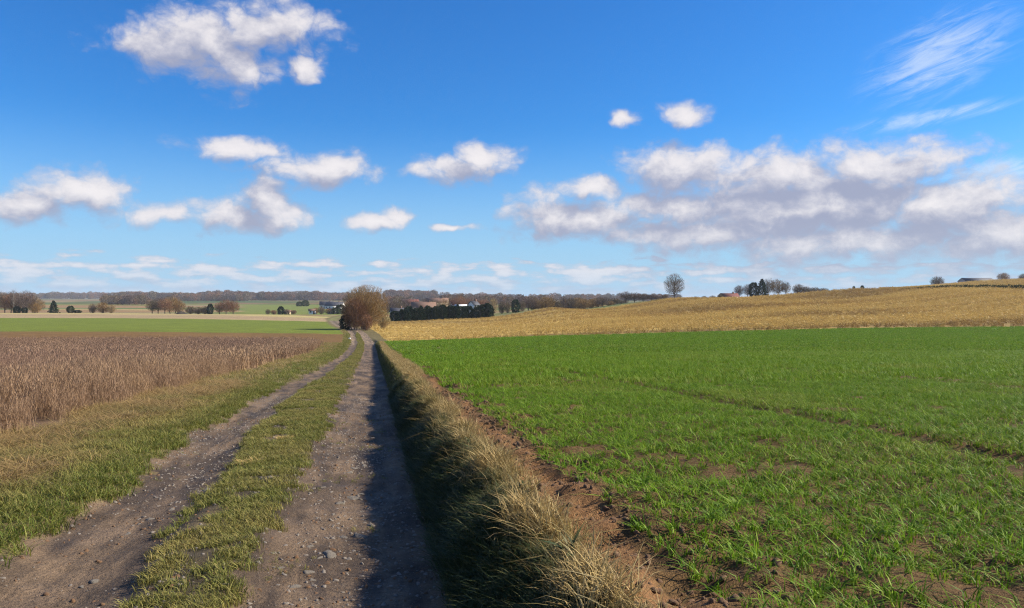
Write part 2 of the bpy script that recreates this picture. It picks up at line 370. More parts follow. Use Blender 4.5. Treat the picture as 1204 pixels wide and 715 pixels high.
# ------------------------------------------------------------------ terrain mesh
def grow(start, stop, step, g):
    o = []; x = start
    while x < stop: o.append(x); x += step; step *= g
    return o + [stop]
ug = np.array(sorted([-x for x in grow(3.4, 5200, .05, 1.065)][::-1] + list(np.arange(-3.35, 2.4, .05)) + grow(2.4, 5200, .05, 1.065)))
vg = np.array([-x for x in grow(.3, 400, .3, 1.3)][::-1] + grow(0, 2.6, .2, 1.0)[:-1] + list(np.arange(2.6, 8, .045)) + grow(8, 5200, .046, 1.0145))
UU, VV = np.meshgrid(ug, vg); TX, TY = to_xy(UU.ravel(), VV.ravel()); TZ = height(TX, TY)
nu, nv = len(ug), len(vg)
ii = (np.arange(nv - 1)[:, None] * nu + np.arange(nu - 1)).ravel(); QUADS = np.stack([ii, ii + 1, ii + 1 + nu, ii + nu], 1)
RV = region(TX, TY); TCOL = ground_colour(TX, TY, RV)
fx, fy = TX[QUADS].mean(1), TY[QUADS].mean(1); RF = region(fx, fy)
MG = ground_mat('earth'); MT = ground_mat('track_dirt', wet=.45)
for name, ids, mat, label in [
    ('farm_track', (1, 3), MT, 'rutted dirt farm track with a grassy middle running to the trees'),
    ('grass_verge', (2,), MG, 'rough grass verge between the track and the brown stalks'),
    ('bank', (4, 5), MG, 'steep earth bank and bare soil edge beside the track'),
    ('wheat_field', (6,), MG, 'young green wheat field above the bank'),
    ('corn_field', (7,), MG, 'golden field of dry corn on the rising hill'),
    ('brown_field', (8, 9), MG, 'field of dead brown stalks beside the verge'),
    ('green_field', (10,), MG, 'strip of green crop beyond the brown stalks'),
    ('pale_field', (11,), MG, 'pale stubble strip in front of the far trees'),
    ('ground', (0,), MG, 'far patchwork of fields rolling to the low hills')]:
    q = QUADS[np.isin(RF, ids)]; un, inv = np.unique(q, return_inverse=True); q = inv.reshape(q.shape)
    me = mesh_np(name, np.stack([TX[un], TY[un], TZ[un]], 1), [q], mat, {'col': TCOL[un]}, smooth=True)
    link(name, me, label=label, cat=name.replace('_', ' '), kind='structure')

# ------------------------------------------------------------------ plant pieces
rng = np.random.default_rng(7)
def blades(n, rad, h, w, lean, droop, rg, elong=0.0, sheaf=0.0):
    """n curved tapering leaf blades -> verts, quads, tris, per-blade value"""
    bx = rg.uniform(-1, 1, n) * max(rad, elong); by = rg.uniform(-1, 1, n) * rad
    ph = rg.uniform(0, 2 * np.pi, n); hh = h * rg.uniform(.55, 1.15, n); le = lean * rg.uniform(.3, 1.4, n); dr = droop * rg.uniform(.2, 1.3, n)
    ww = w * rg.uniform(.7, 1.2, n); tw = ph + np.pi / 2 + rg.uniform(-.7, .7, n)
    V = np.zeros((n, 7, 3)); k = 0
    for s, wf in ((0, .8), (.4, 1), (.75, .7), (1, 0)):
        cx_ = bx + np.cos(ph) * le * hh * (s * .45 + s * s); cy_ = by + np.sin(ph) * le * hh * (s * .45 + s * s); cz_ = hh * (s - dr * s ** 3)
        if wf:
            V[:, k] = np.stack([cx_ - np.cos(tw) * ww * wf / 2, cy_ - np.sin(tw) * ww * wf / 2, cz_], 1)
            V[:, k + 1] = np.stack([cx_ + np.cos(tw) * ww * wf / 2, cy_ + np.sin(tw) * ww * wf / 2, cz_], 1); k += 2
        else: V[:, k] = np.stack([cx_, cy_, cz_], 1)
    b = np.arange(n)[:, None] * 7
    q = np.concatenate([b + [0, 1, 3, 2], b + [2, 3, 5, 4]]); t = b + [4, 5, 6]
    V[:, :2, 2] -= .03
    return V.reshape(-1, 3), q, t, np.repeat(rg.uniform(0, 1, n), 7)
def slivers(A_, D_, w, rg):
    """thin tapered triangles from A along D"""
    n = len(A_); side = np.cross(D_, rg.normal(size=(n, 3))); side /= np.linalg.norm(side, axis=1)[:, None] + 1e-9
    w = np.broadcast_to(w, n)[:, None]
    V = np.stack([A_ - side * w / 2, A_ + side * w / 2, A_ + D_], 1).reshape(-1, 3)
    return V, np.arange(3 * n).reshape(-1, 3)
LIB = {}
def variants(key, mat, fn, n):
    c = bpy.data.collections.new(key)
    for i in range(n):
        V, q, t, bl = fn(np.random.default_rng(100 + i * 13 + len(key)))
        fs = [f for f in (q, t) if f is not None and len(f)]
        c.objects.link(bpy.data.objects.new('%s_%d' % (key, i), mesh_np(key, V, fs, mat, {'bl': bl})))
    LIB[key] = (c, n)
def stalks(rg, n, rad, h, w, twigs):
    bx = rg.uniform(-rad, rad, n); by = rg.uniform(-rad, rad, n); hh = h * rg.uniform(.6, 1.1, n)
    A_ = np.stack([bx, by, np.full(n, -.05)], 1); D_ = np.stack([rg.normal(0, .10, n) * hh, rg.normal(0, .10, n) * hh, hh], 1)
    V1, t1 = slivers(A_, D_, w, rg)
    i = np.repeat(np.arange(n), twigs); s = rg.uniform(.35, .95, len(i)); A2 = A_[i] + D_[i] * s[:, None]
    ph = rg.uniform(0, 6.28, len(i)); ln = h * rg.uniform(.10, .25, len(i)) * (1.2 - s * .6)
    D2 = np.stack([np.cos(ph) * ln * .38, np.sin(ph) * ln * .38, ln], 1); V2, t2 = slivers(A2, D2, w * 1.1, rg)
    return np.concatenate([V1, V2]), None, np.concatenate([t1, t2 + len(V1)]), np.concatenate([np.repeat(rg.uniform(0, 1, n), 3), np.repeat(rg.uniform(0, 1, len(i)), 3)])
def cornrow(rg, n, length, h):
    x0 = np.linspace(-length / 2, length / 2, n) + rg.normal(0, .06, n); hh = h * rg.uniform(.5, 1.1, n)
    A_ = np.stack([x0, rg.normal(0, .08, n), np.full(n, -.1)], 1); D_ = np.stack([rg.normal(0, .22, n) * hh, rg.normal(0, .22, n) * hh, hh + .1], 1)
    V1, t1 = slivers(A_, D_, .10, rg); i = np.repeat(np.arange(n), 6); s = rg.uniform(.2, .9, len(i)); A2 = A_[i] + D_[i] * s[:, None]
    ph = rg.uniform(0, 6.28, len(i)); ln = rg.uniform(.25, .55, len(i)); D2 = np.stack([np.cos(ph) * ln, np.sin(ph) * ln, ln * rg.uniform(-.8, .5, len(i))], 1)
    V2, t2 = slivers(A2, D2, .12, rg)
    return np.concatenate([V1, V2]), None, np.concatenate([t1, t2 + len(V1)]), np.concatenate([np.repeat(rg.uniform(0, 1, n), 3), np.repeat(rg.uniform(0, 1, len(i)), 3)])
def clod(rg, flat=.6):
    import bmesh
    bm = bmesh.new(); bmesh.ops.create_icosphere(bm, subdivisions=2, radius=1)
    for v_ in bm.verts:
        n_ = 1 + .28 * math.sin(v_.co.x * 3.1 + rg.uniform(0, .5)) * math.cos(v_.co.y * 2.7 + 1) + rg.normal(0, .09); v_.co *= n_; v_.co.z *= flat
    V = np.array([v_.co for v_ in bm.verts]); t = np.array([[v_.index for v_ in f.verts] for f in bm.faces]); bm.free()
    return V, None, t, np.full(len(V), rg.uniform(0, 1))

M_WHEAT = plant_mat('wheat_leaf', (.058, .135, .005), (.205, .345, .018), (.38, .34, .08), .33, .55, .13)
M_GRASS = plant_mat('verge_grass', (.075, .115, .012), (.155, .185, .024), (.36, .26, .095), .3)
M_DRY = plant_mat('dry_grass', (.30, .20, .07), (.52, .38, .165), (.11, .12, .03), .25)
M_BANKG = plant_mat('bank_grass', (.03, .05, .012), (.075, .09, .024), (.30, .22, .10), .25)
M_LODGE = plant_mat('matted_grass', (.20, .125, .05), (.40, .27, .11), (.13, .14, .03), .2)
M_STALK = plant_mat('dead_stalk', (.15, .085, .058), (.29, .18, .125), (.36, .235, .13), .15)
M_CORN = plant_mat('dry_corn', (.47, .31, .08), (.68, .50, .17), (.30, .18, .05), .25)
M_CLOD = plain_mat('soil_clod', (.16, .088, .044), .95, 6, .4, .5)
M_PEBBLE = plain_mat('pebble', (.19, .16, .132), .85, 9, .45, .4)
variants('wheat_near', M_WHEAT, lambda g: blades(11, .020, .078, .0055, 1.15, .42, g), 8)
variants('wheat_mid', M_WHEAT, lambda g: blades(18, .03, .11, .010, .75, .30, g, .11), 6)
variants('wheat_far', M_WHEAT, lambda g: blades(26, .05, .15, .028, .7, .25, g, .34), 6)
variants('turf', M_GRASS, lambda g: blades(16, .05, .05, .0045, .9, .3, g), 6)
variants('verge', M_GRASS, lambda g: blades(18, .07, .095, .006, .9, .35, g), 6)
variants('straw', M_DRY, lambda g: blades(15, .055, .15, .0045, .6, .4, g), 6)
variants('lodged', M_LODGE, lambda g: blades(16, .09, .20, .0055, 1.5, .55, g), 6)
variants('bankgrass', M_BANKG, lambda g: blades(18, .07, .12, .006, .8, .5, g), 6)
variants('stalk', M_STALK, lambda g: stalks(g, 15, .20, .92, .008, 7), 6)
variants('stalk_far', M_STALK, lambda g: stalks(g, 16, .32, .92, .026, 5), 6)
variants('weed', M_BANKG, lambda g: blades(9, .03, .09, .016, 1.0, .5, g), 5)
variants('corn', M_CORN, lambda g: cornrow(g, 7, 1.5, 1.15), 6)
variants('tallcorn', M_CORN, lambda g: cornrow(g, 9, 1.5, 2.0), 4)
variants('clod', M_CLOD, lambda g: clod(g), 5)
variants('pebble', M_PEBBLE, lambda g: clod(g, .55), 5)

def scatter(name, key, xy, scale, label, cat, tint=None, rot=None, sink=0.0, tilt=.12):
    n = len(xy); x, y = xy[:, 0], xy[:, 1]; z = height(x, y) - sink * np.broadcast_to(scale, n)
    me = bpy.data.meshes.new(name); me.vertices.add(n); me.vertices.foreach_set('co', np.stack([x, y, z], 1).astype(np.float32).ravel())
    rz = rng.uniform(0, 6.283, n) if rot is None else rot
    ro = np.stack([rng.normal(0, tilt, n), rng.normal(0, tilt, n), np.broadcast_to(rz, n)], 1)
    a = me.attributes.new('rot', 'FLOAT_VECTOR', 'POINT'); a.data.foreach_set('vector', ro.astype(np.float32).ravel())
    a = me.attributes.new('scl', 'FLOAT', 'POINT'); a.data.foreach_set('value', np.broadcast_to(scale, n).astype(np.float32).copy())
    a = me.attributes.new('tint', 'FLOAT', 'POINT'); a.data.foreach_set('value', (np.zeros(n) if tint is None else tint).astype(np.float32))
    c, nv_ = LIB[key]
    a = me.attributes.new('idx', 'INT', 'POINT'); a.data.foreach_set('value', rng.integers(0, nv_, n).astype(np.int32))
    o = link(name, me, label=label, cat=cat, kind='stuff')
    g = bpy.data.node_groups.new('scatter_' + key, 'GeometryNodeTree')
    g.interface.new_socket('Geometry', in_out='INPUT', socket_type='NodeSocketGeometry'); g.interface.new_socket('Geometry', in_out='OUTPUT', socket_type='NodeSocketGeometry')
    N = NT(g); gi = N.node('NodeGroupInput'); go = N.node('NodeGroupOutput')
    ci = N.node('GeometryNodeCollectionInfo'); ci.inputs[0].default_value = c; ci.inputs['Separate Children'].default_value = True; ci.inputs['Reset Children'].default_value = True
    def attr(nm, dt): 
        q = N.node('GeometryNodeInputNamedAttribute', data_type=dt); q.inputs[0].default_value = nm; return q.outputs[0]
    ip = N.node('GeometryNodeInstanceOnPoints'); N.l.new(gi.outputs[0], ip.inputs['Points']); N.l.new(ci.outputs[0], ip.inputs['Instance']); ip.inputs['Pick Instance'].default_value = True
    N.l.new(attr('idx', 'INT'), ip.inputs['Instance Index'])
    er = N.node('FunctionNodeEulerToRotation'); N.l.new(attr('rot', 'FLOAT_VECTOR'), er.inputs[0]); N.l.new(er.outputs[0], ip.inputs['Rotation'])
    N.l.new(attr('scl', 'FLOAT'), ip.inputs['Scale']); N.l.new(ip.outputs[0], go.inputs[0])
    md = o.modifiers.new('scatter', 'NODES'); md.node_group = g
    return o
def sow(n, u0, u1, v0, v1):
    return rng.uniform(u0, u1, n), rng.uniform(v0, v1, n)
def inview(x, y, m=.78): return np.abs(x) < m * y + 2.0
def pick(u, v, ids, extra=None):
    x, y = to_xy(u, v); k = np.isin(region(x, y), ids) & inview(x, y)
    if extra is not None: k &= extra
    return np.stack([x[k], y[k]], 1), u[k], v[k]

# ---- wheat, drilled in rows along the track
def wheat_rows(v0, v1, row, step, keep):
    us = np.arange(1.5, v1 * .95 + 3, row); vs = np.arange(v0, v1, step); U, V = [a.ravel() for a in np.meshgrid(us, vs)]
    x, y = to_xy(U, V); k = inview(x, y); U, V = U[k], V[k]
    U = U + rng.normal(0, .016, len(U)); V = V + rng.uniform(-step, step, len(V))
    gap = fbm(U * 1.6, V * 1.6, 3, 77)
    edge = sst(1.25, 1.85, U + (gap - .5) * 1.2)
    ok = (rng.uniform(0, 1, len(U)) < keep * (.25 + .75 * edge) * (1 - .85 * sst(.655, .73, gap)))
    for tl in (5.3, 12.0): ok &= (np.abs(U - tl - .06 * np.sin(V)) > .15) | (rng.uniform(0, 1, len(U)) < .35)
    p, U, V = pick(U[ok], V[ok], (6,))
    t = .22 * sst(.45, .8, fbm(U * .5, V * .5, 3, 79)) + .25 * (rng.uniform(0, 1, len(U)) < .06)
    return p, t
rt = math.pi / 2 + TA
p, t = wheat_rows(1.6, 15, .125, .040, .88)
scatter('wheat_crop', 'wheat_near', p, rng.uniform(.75, 1.3, len(p)), 'young wheat blades in rows on the crumbly soil above the bank', 'wheat', t)
p, t = wheat_rows(15, 42, .125, .20, .95)
scatter('wheat_crop', 'wheat_mid', p, rng.uniform(.8, 1.25, len(p)), 'green wheat rows across the middle of the field', 'wheat', t, rt + rng.normal(0, .15, len(p)))
p, t = wheat_rows(42, 165, .36, .60, .95)
scatter('wheat_crop', 'wheat_far', p, rng.uniform(.8, 1.25, len(p)), 'green wheat reaching the edge of the dry corn', 'wheat', t, rt + rng.normal(0, .12, len(p)))
# ---- track middle strip, rut edges
u, v = sow(26000, -2.4, -.4, 2.2, 24); k = fbm(u * 3.5, v * 2.5, 3, 91) > .24 + .16 * np.exp(-((u - rut_left(v) / 2 + .25) / .22) ** 2)
p, u, v = pick(u, v, (3,), k); scatter('middle_grass', 'turf', p, rng.uniform(.6, 1.25, len(p)), 'short yellow-green grass on the strip between the wheel ruts', 'grass', .55 * fbm(u * 1.2, v * 1.2, 3, 93) + .1)
u, v = sow(16000, -2.6, -.3, 24, 150)
p, u, v = pick(u, v, (3,)); scatter('middle_grass', 'verge', p, rng.uniform(.6, 1.2, len(p)), 'grass on the middle strip where the track drops to the trees', 'grass', .6 * fbm(u * .8, v * .8, 3, 93) + .1)
u, v = sow(2600, -3.2, .5, 2.2, 16); k = fbm(u * 1.7, v * 1.7, 3, 95) > .66
p, u, v = pick(u, v, (1,), k); scatter('rut_weeds', 'turf', p, rng.uniform(.35, .7, len(p)), 'sparse weeds creeping into the wheel ruts', 'grass', .3 * np.ones(len(p)))
# ---- left verge
def verge_mix(u, v): return sst(-3.2, -4.7, u + 2.4 * (fbm(u * .55, v * .35, 3, 97) - .5))
u, v = sow(42000, -10, -2.1, 2.5, 26); x, y = to_xy(u, v); m = verge_mix(u, v); k = rng.uniform(0, 1, len(u)) > m * .85
p, uu, vv = pick(u, v, (2,), k); scatter('verge_grass', 'verge', p, rng.uniform(.55, 1.2, len(p)), 'green grass along the verge beside the far wheel rut', 'grass', .75 * fbm(uu * .9, vv * .9, 3, 99) * sst(-2.4, -4.0, uu) + .14)
k = (rng.uniform(0, 1, len(u)) < m * .55)
p, uu, vv = pick(u, v, (2,), k); scatter('dead_grass', 'lodged', p, rng.uniform(.5, 1.15, len(p)), 'matted straw-coloured dead grass at the foot of the brown stalks', 'dead grass', .5 * sst(.45, .75, fbm(uu * .9, vv * .9, 3, 98)))
u, v = sow(30000, -14, -2.1, 26, 150); m = verge_mix(u, v); k = rng.uniform(0, 1, len(u)) > m * .8
p, uu, vv = pick(u, v, (2,), k); scatter('verge_grass', 'verge', p, rng.uniform(.9, 1.8, len(p)), 'green verge grass where the track runs downhill', 'grass', .5 * fbm(uu * .5, vv * .3, 3, 99))
k = rng.uniform(0, 1, len(u)) < m * .6
p, uu, vv = pick(u, v, (2,), k); scatter('dead_grass', 'straw', p, rng.uniform(.8, 1.5, len(p)), 'pale dead grass fringe along the downhill edge of the brown stalks', 'dead grass', .2 * np.ones(len(p)))
# ---- brown stalks
u, v = sow(30000, -34, -5.4, 5, 34); x, y = to_xy(u, v); w_ = (fbm(u * .6, v * .6, 3, 31) - .5) * 2
ed = u + 5.7 - 1.3 * w_; k = (ed < 0) | (rng.uniform(0, 1, len(u)) < .5 * np.exp(-ed * .9)); k &= fbm(u * .5, v * .5, 3, 101) > .33
p, uu, vv = pick(u, v, (2, 8), k); scatter('dead_stalks', 'stalk', p, rng.uniform(.55, 1.12, len(p)) * (1 - .5 * sst(-6.8, -4.4, uu)), 'dense dead mauve-brown stalks beside the verge', 'stalks', .55 * sst(-11, -7, uu) + .35 * sst(.5, .75, fbm(uu * .4, vv * .4, 3, 103)))
u, v = sow(52000, -90, -5.6, 34, 94)
p, uu, vv = pick(u, v, (8,)); scatter('dead_stalks', 'stalk_far', p, rng.uniform(.65, 1.08, len(p)), 'dead brown stalks running back to the bare strip', 'stalks', .22 + .35 * sst(-11, -7.5, uu) + .3 * sst(.5, .75, fbm(uu * .2, vv * .2, 3, 103)))
# ---- bank
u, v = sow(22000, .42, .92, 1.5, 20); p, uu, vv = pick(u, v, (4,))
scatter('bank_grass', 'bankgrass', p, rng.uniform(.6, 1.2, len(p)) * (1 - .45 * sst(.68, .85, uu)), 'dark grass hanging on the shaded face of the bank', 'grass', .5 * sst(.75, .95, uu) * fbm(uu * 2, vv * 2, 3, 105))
u, v = sow(14000, .74, 1.3, 1.5, 20); k = rng.uniform(0, 1, len(u)) < np.exp(-((u - .95) / .12) ** 2) * (.12 + .9 * sst(.35, .65, fbm(u * 1.6, v * 1.6, 3, 107))) * (.45 + .55 * sst(2.5, 6, v))
p, uu, vv = pick(u, v, (4, 5), k); scatter('bank_straw', 'straw', p, rng.uniform(.5, 1.1, len(p)) * (.55 + .85 * sst(.4, .75, fbm(uu * 3, vv * 3.1, 2, 113))), 'sunlit straw-coloured grass along the lip of the bank', 'dead grass', .6 * sst(.5, .75, fbm(uu * 1.5, vv * 1.5, 3, 109)), tilt=.24)
u, v = sow(420, .72, 1.08, 2.2, 18); p, uu, vv = pick(u, v, (4, 5)); scatter('fallen_grass', 'lodged', p, rng.uniform(.4, .75, len(p)), 'flattened dead grass trailing over the bank lip', 'dead grass', .35 * np.ones(len(p)), tilt=.5)
u, v = sow(26000, .42, 1.5, 20, 125); p, uu, vv = pick(u, v, (4, 5))
k = rng.uniform(0, 1, len(p)) < np.where(uu > .85, .8, .5); p, uu = p[k], uu[k]
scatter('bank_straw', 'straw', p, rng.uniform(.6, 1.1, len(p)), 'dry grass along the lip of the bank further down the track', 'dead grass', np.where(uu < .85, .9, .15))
u, v = sow(260, .55, 1.0, 3.0, 16); p, uu, vv = pick(u, v, (4,)); scatter('bank_weeds', 'weed', p, rng.uniform(.5, 1.1, len(p)), 'broad-leaved weeds dotted over the bank', 'weeds', .1 * np.ones(len(p)), tilt=.3)
# ---- soil clods and gravel
u, v = sow(6500, 1.0, 2.4, 1.5, 16); k = rng.uniform(0, 1, len(u)) < np.exp(-((u - 1.4) / .42) ** 2)
p, uu, vv = pick(u, v, (4, 5, 6), k); scatter('soil_clods', 'clod', p, .004 + .024 * rng.uniform(0, 1, len(p)) ** 4, 'crumbly brown soil clods along the field edge', 'soil', tilt=1.0)
u, v = sow(9000, -3.0, .6, 2.2, 16); k = fbm(u * 1.3, v * .9, 3, 119) > rng.uniform(.35, .8, len(u))
p, uu, vv = pick(u, v, (1, 3), k); scatter('mud_crumbs', 'clod', p, .005 + .02 * rng.uniform(0, 1, len(p)) ** 3, 'crumbs of mud thrown up along the wheel ruts', 'soil', tilt=.8, sink=.3)
u, v = sow(2500, 2.2, 16, 2, 16); p, uu, vv = pick(u, v, (6,)); scatter('soil_clods', 'clod', p, .005 + .018 * rng.uniform(0, 1, len(p)) ** 2, 'brown soil clods between the wheat rows', 'soil', tilt=1.0)
u, v = sow(30000, -3.0, .6, 2.2, 22); k = fbm(u * 1.1, v * .6, 3, 111) > rng.uniform(.25, .75, len(u))
p, uu, vv = pick(u, v, (1, 3), k); scatter('gravel', 'pebble', p, .004 + .019 * rng.uniform(0, 1, len(p)) ** 4, 'small gravel pressed into the wheel ruts', 'gravel', tilt=.6, sink=.25)
# ---- corn on the hill
ca = math.atan2(59, 117)
def corn(row, step):
    a = np.arange(-60, 460, step); b = np.arange(-40, 420, row); A_, B_ = [q.ravel() for q in np.meshgrid(a, b)]
    A_ = A_ + rng.uniform(-step / 2, step / 2, len(A_)); B_ = B_ + rng.normal(0, .08, len(B_))
    x = -15 + A_ * math.cos(ca) - B_ * math.sin(ca); y = 93 + A_ * math.sin(ca) + B_ * math.cos(ca)
    k = inview(x, y) & (y > 85); x, y = x[k], y[k]; r = region(x, y)
    d = sst(.45, .75, fbm((x * .9 + y * .45) * .012, (y * .9 - x * .45) * .05, 3, 47))
    k = (r == 7) & (rng.uniform(0, 1, len(x)) < .95 - .45 * d); return np.stack([x[k], y[k]], 1), d[k]
p, d = corn(1.5, 1.45)
scl = np.interp(602 + FPX * p[:, 0] / p[:, 1], [440, 620, 900], [.35, .55, 1.0]) * rng.uniform(.7, 1.15, len(p))
scatter('dry_corn', 'corn', p, scl, 'dry golden corn standing in rows up the hill', 'corn', np.clip(.75 * d + 2.0 * (fbm((p[:, 0] * .9 + p[:, 1] * .45) * .01, (p[:, 1] * .9 - p[:, 0] * .45) * .22, 3, 49) - .45), 0, 1), ca + rng.normal(0, .1, len(p)))
xs = rng.uniform(110, 420, 9000); ys = rng.uniform(296, 470, 9000); p = np.stack([xs, ys], 1); p = p[(602 + FPX * xs / ys > 1046) & inview(xs, ys) & (ys > 300)]
scatter('dry_corn', 'tallcorn', p, rng.uniform(.8, 1.1, len(p)) * np.interp(602 + FPX * p[:, 0] / p[:, 1], [1046, 1150], [.25, 1]), 'taller corn block behind the added dark hedge on the hilltop', 'corn', .3 * np.ones(len(p)))

# ------------------------------------------------------------------ trees
def tube(P, rad, sides=5):
    P = np.asarray(P, float); n = len(P); V = []; T = np.gradient(P, axis=0)
    for i in range(n):
        t = T[i] / (np.linalg.norm(T[i]) + 1e-9); a = np.cross(t, (.31, .77, .2)); a /= np.linalg.norm(a) + 1e-9; b = np.cross(t, a)
        for k in range(sides):
            an = 2 * math.pi * k / sides; V.append(P[i] + rad[i] * (a * math.cos(an) + b * math.sin(an)))
    q = [[i * sides + k, i * sides + (k + 1) % sides, (i + 1) * sides + (k + 1) % sides, (i + 1) * sides + k] for i in range(n - 1) for k in range(sides)]
    return np.array(V), np.array(q)
def merge(parts):
    V, Q, o = [], [], 0
    for v_, q_ in parts: V.append(v_); Q.append(q_ + o); o += len(v_)
    return np.concatenate(V), np.concatenate(Q)
def unit(a): return a / (np.linalg.norm(a, axis=-1, keepdims=True) + 1e-9)
def bare_tree(seed, mat_t, mat_c, base=.18, shape=(1, 1, .42), cz=.58, limbs=26, brs=9, twigs=9, tw=.018, stems=1, tlen=.13, rough=.12):
    """unit-height leafless tree: trunk-and-limb mesh, twig-crown mesh; crown half width = .5 of shape"""
    g = np.random.default_rng(seed); tubes = []; A1, D1, W1 = [], [], []
    stem = [np.array([g.normal(0, .05 * (stems > 1)), g.normal(0, .05 * (stems > 1)), -.03]) for _ in range(stems)]
    for s_ in stem:
        top = np.array([s_[0] * 2.2 + g.normal(0, .02), s_[1] * 2.2 + g.normal(0, .02), cz + .12]); P = np.linspace(s_, top, 5); P[1:4, :2] += g.normal(0, .012, (3, 2))
        r0 = .03 / math.sqrt(stems); tubes.append(tube(P, np.linspace(r0, r0 * .35, 5), 6))
    R_ = np.array(shape) * np.array([.5, .5, 1])
    for i in range(limbs):
        f = (i + .5) / limbs; th = i * 2.39996 + g.normal(0, .25); zz = 1 - 1.62 * f; rr = math.sqrt(max(0, 1 - zz * zz))
        k = 1 - rough * g.uniform(0, 2)
        end = np.array([rr * math.cos(th) * R_[0], rr * math.sin(th) * R_[1], cz + zz * R_[2]]) * np.array([k, k, 1]); end[2] = cz + zz * R_[2] * k
        s_ = stem[i % stems]; t0 = np.clip(end[2] * g.uniform(.35, .62), base * g.uniform(.8, 1.2), cz + .08); st = s_ + (np.array([s_[0] * 2.2, s_[1] * 2.2, cz + .12]) - s_) * t0 / (cz + .12)
        mid = st * .45 + end * .55 + np.array([0, 0, g.uniform(-.02, .05)]) + g.normal(0, .02, 3)
        tt = np.linspace(0, 1, 5)[:, None]; P = (1 - tt) ** 2 * st + 2 * tt * (1 - tt) * mid + tt ** 2 * end
        tubes.append(tube(P, np.linspace(.0062, .0012, 5), 4))
        for b_ in range(brs):
            t = g.uniform(.28, 1); p0 = (1 - t) ** 2 * st + 2 * t * (1 - t) * mid + t * t * end
            d = unit(unit(end - st) * .8 + unit(p0 - np.array([0, 0, cz * .75])) * .7 + g.normal(0, .5, 3)); L = g.uniform(.10, .2) * (1.15 - .5 * t)
            A1.append(p0); D1.append(d * L); W1.append(tw * .55)
    A1, D1 = np.array(A1), np.array(D1)
    q = (A1 + D1 - np.array([0, 0, cz])) / R_; keep = np.linalg.norm(q, axis=1) < .97; A1, D1 = A1[keep], D1[keep]
    n = twigs; m = n * 3; d = unit(g.normal(size=(m, 3))); r = g.uniform(.02, 1, m) ** (1 / 2.3)
    k1 = g.normal(0, 1, (5, 3)) * 3.2; lump = sum(np.sin(d @ k1[i] * (1 + .4 * i) + i) for i in range(5)) / 5       # bulges and hollows of the outline
    r = r * (.94 + rough * lump * 1.3); p3 = d * r[:, None] * R_ + [0, 0, cz]
    hol = sum(np.sin(p3 @ (k1[i] * 5.5) + 2 * i) for i in range(5)) / 5                                              # thin and dense clumps
    keep = (g.uniform(0, 1, m) < .62 + .75 * hol) & (p3[:, 2] > base * .8); A2 = p3[keep][:n]
    D2 = unit(unit(A2 - [0, 0, cz - R_[2] * .75]) + g.normal(0, .42, (len(A2), 3)) + [0, 0, .22]) * (g.uniform(.4, 1.1, len(A2)) * tlen)[:, None]
    A2 = A2 - D2 * .75; A2[:, 2] = np.maximum(A2[:, 2], .02)
    Vc1, t1 = slivers(A1, D1, tw * .45, g); Vc2, t2 = slivers(A2, D2, tw * .34 * g.uniform(.6, 1.3, len(A2)), g)
    V, Q = merge(tubes)
    mt = mesh_np('trunk', V, [Q], mat_t, {'bl': np.full(len(V), .5)}, True)
    bl = np.concatenate([np.full(len(Vc1), .3), np.repeat(g.uniform(0, 1, len(A2)), 3)])
    mc = mesh_np('crown', np.concatenate([Vc1, Vc2]), [np.concatenate([t1, t2 + len(Vc1)])], mat_c, {'bl': bl})
    return mt, mc
def leafy_tree(seed, mat_t, mat_c, kind='cone', n=1500, leaf=.07, width=1.0):
    """unit-height evergreen; half width .5"""
    g = np.random.default_rng(seed)
    z = g.uniform(0.02, 1, n) ** (1.25 if kind == 'cone' else 1); th = g.uniform(0, 6.283, n)
    if kind == 'cone': env = .5 * (1 - z) ** .72 * (.80 + .28 * np.sin(z * 46 + th)) + .02
    else: env = .5 * np.sqrt(np.clip(1 - (2 * np.clip(z, 0, 1) - .9) ** 2 / 1.3, 0.02, 1)) * (.78 + .24 * np.sin(th * 3 + z * 9) * np.cos(z * 13 + seed))
    r = env * np.sqrt(g.uniform(.25, 1.05, n)) * width
    A_ = np.stack([r * np.cos(th), r * np.sin(th), z * .96], 1)
    D_ = unit(np.stack([np.cos(th), np.sin(th), g.uniform(-.35, .5, n) if kind == 'cone' else g.uniform(-.3, 1, n)], 1) + g.normal(0, .4, (n, 3))) * (leaf * g.uniform(.6, 1.3, n))[:, None]
    Vc, t = slivers(A_, D_, leaf * .75, g)
    V, Q = tube([(0, 0, -.04), (0, 0, .4), (0, 0, .9)], [.035, .024, .006], 6)
    return mesh_np('trunk', V, [Q], mat_t, {'bl': np.full(len(V), .5)}, True), mesh_np('crown', Vc, [t], mat_c, {'bl': np.repeat(g.uniform(0, 1, n), 3)})
M_BARK = plain_mat('bark', (.10, .08, .06), .95, 8, .4, .5); M_PALEBARK = plain_mat('pale_bark', (.30, .27, .22), .9, 8, .4, .4)
def twig_mat(n, a, b): return plant_mat(n, a, b, None, .12, .8, .1)
M_TW = twig_mat('twigs_brown', (.10, .075, .048), (.21, .155, .095)); M_TWO = twig_mat('twigs_olive', (.19, .115, .045), (.32, .205, .085))
M_TWR = twig_mat('twigs_red', (.15, .075, .042), (.28, .15, .08)); M_TWP = twig_mat('twigs_purple', (.10, .072, .062), (.19, .135, .11))
M_TWT = twig_mat('twigs_tan', (.26, .19, .09), (.40, .29, .14)); M_EVG = twig_mat('needles_dark', (.012, .026, .012), (.035, .06, .025)); M_EVO = twig_mat('leaves_dark', (.03, .045, .012), (.07, .095, .03))
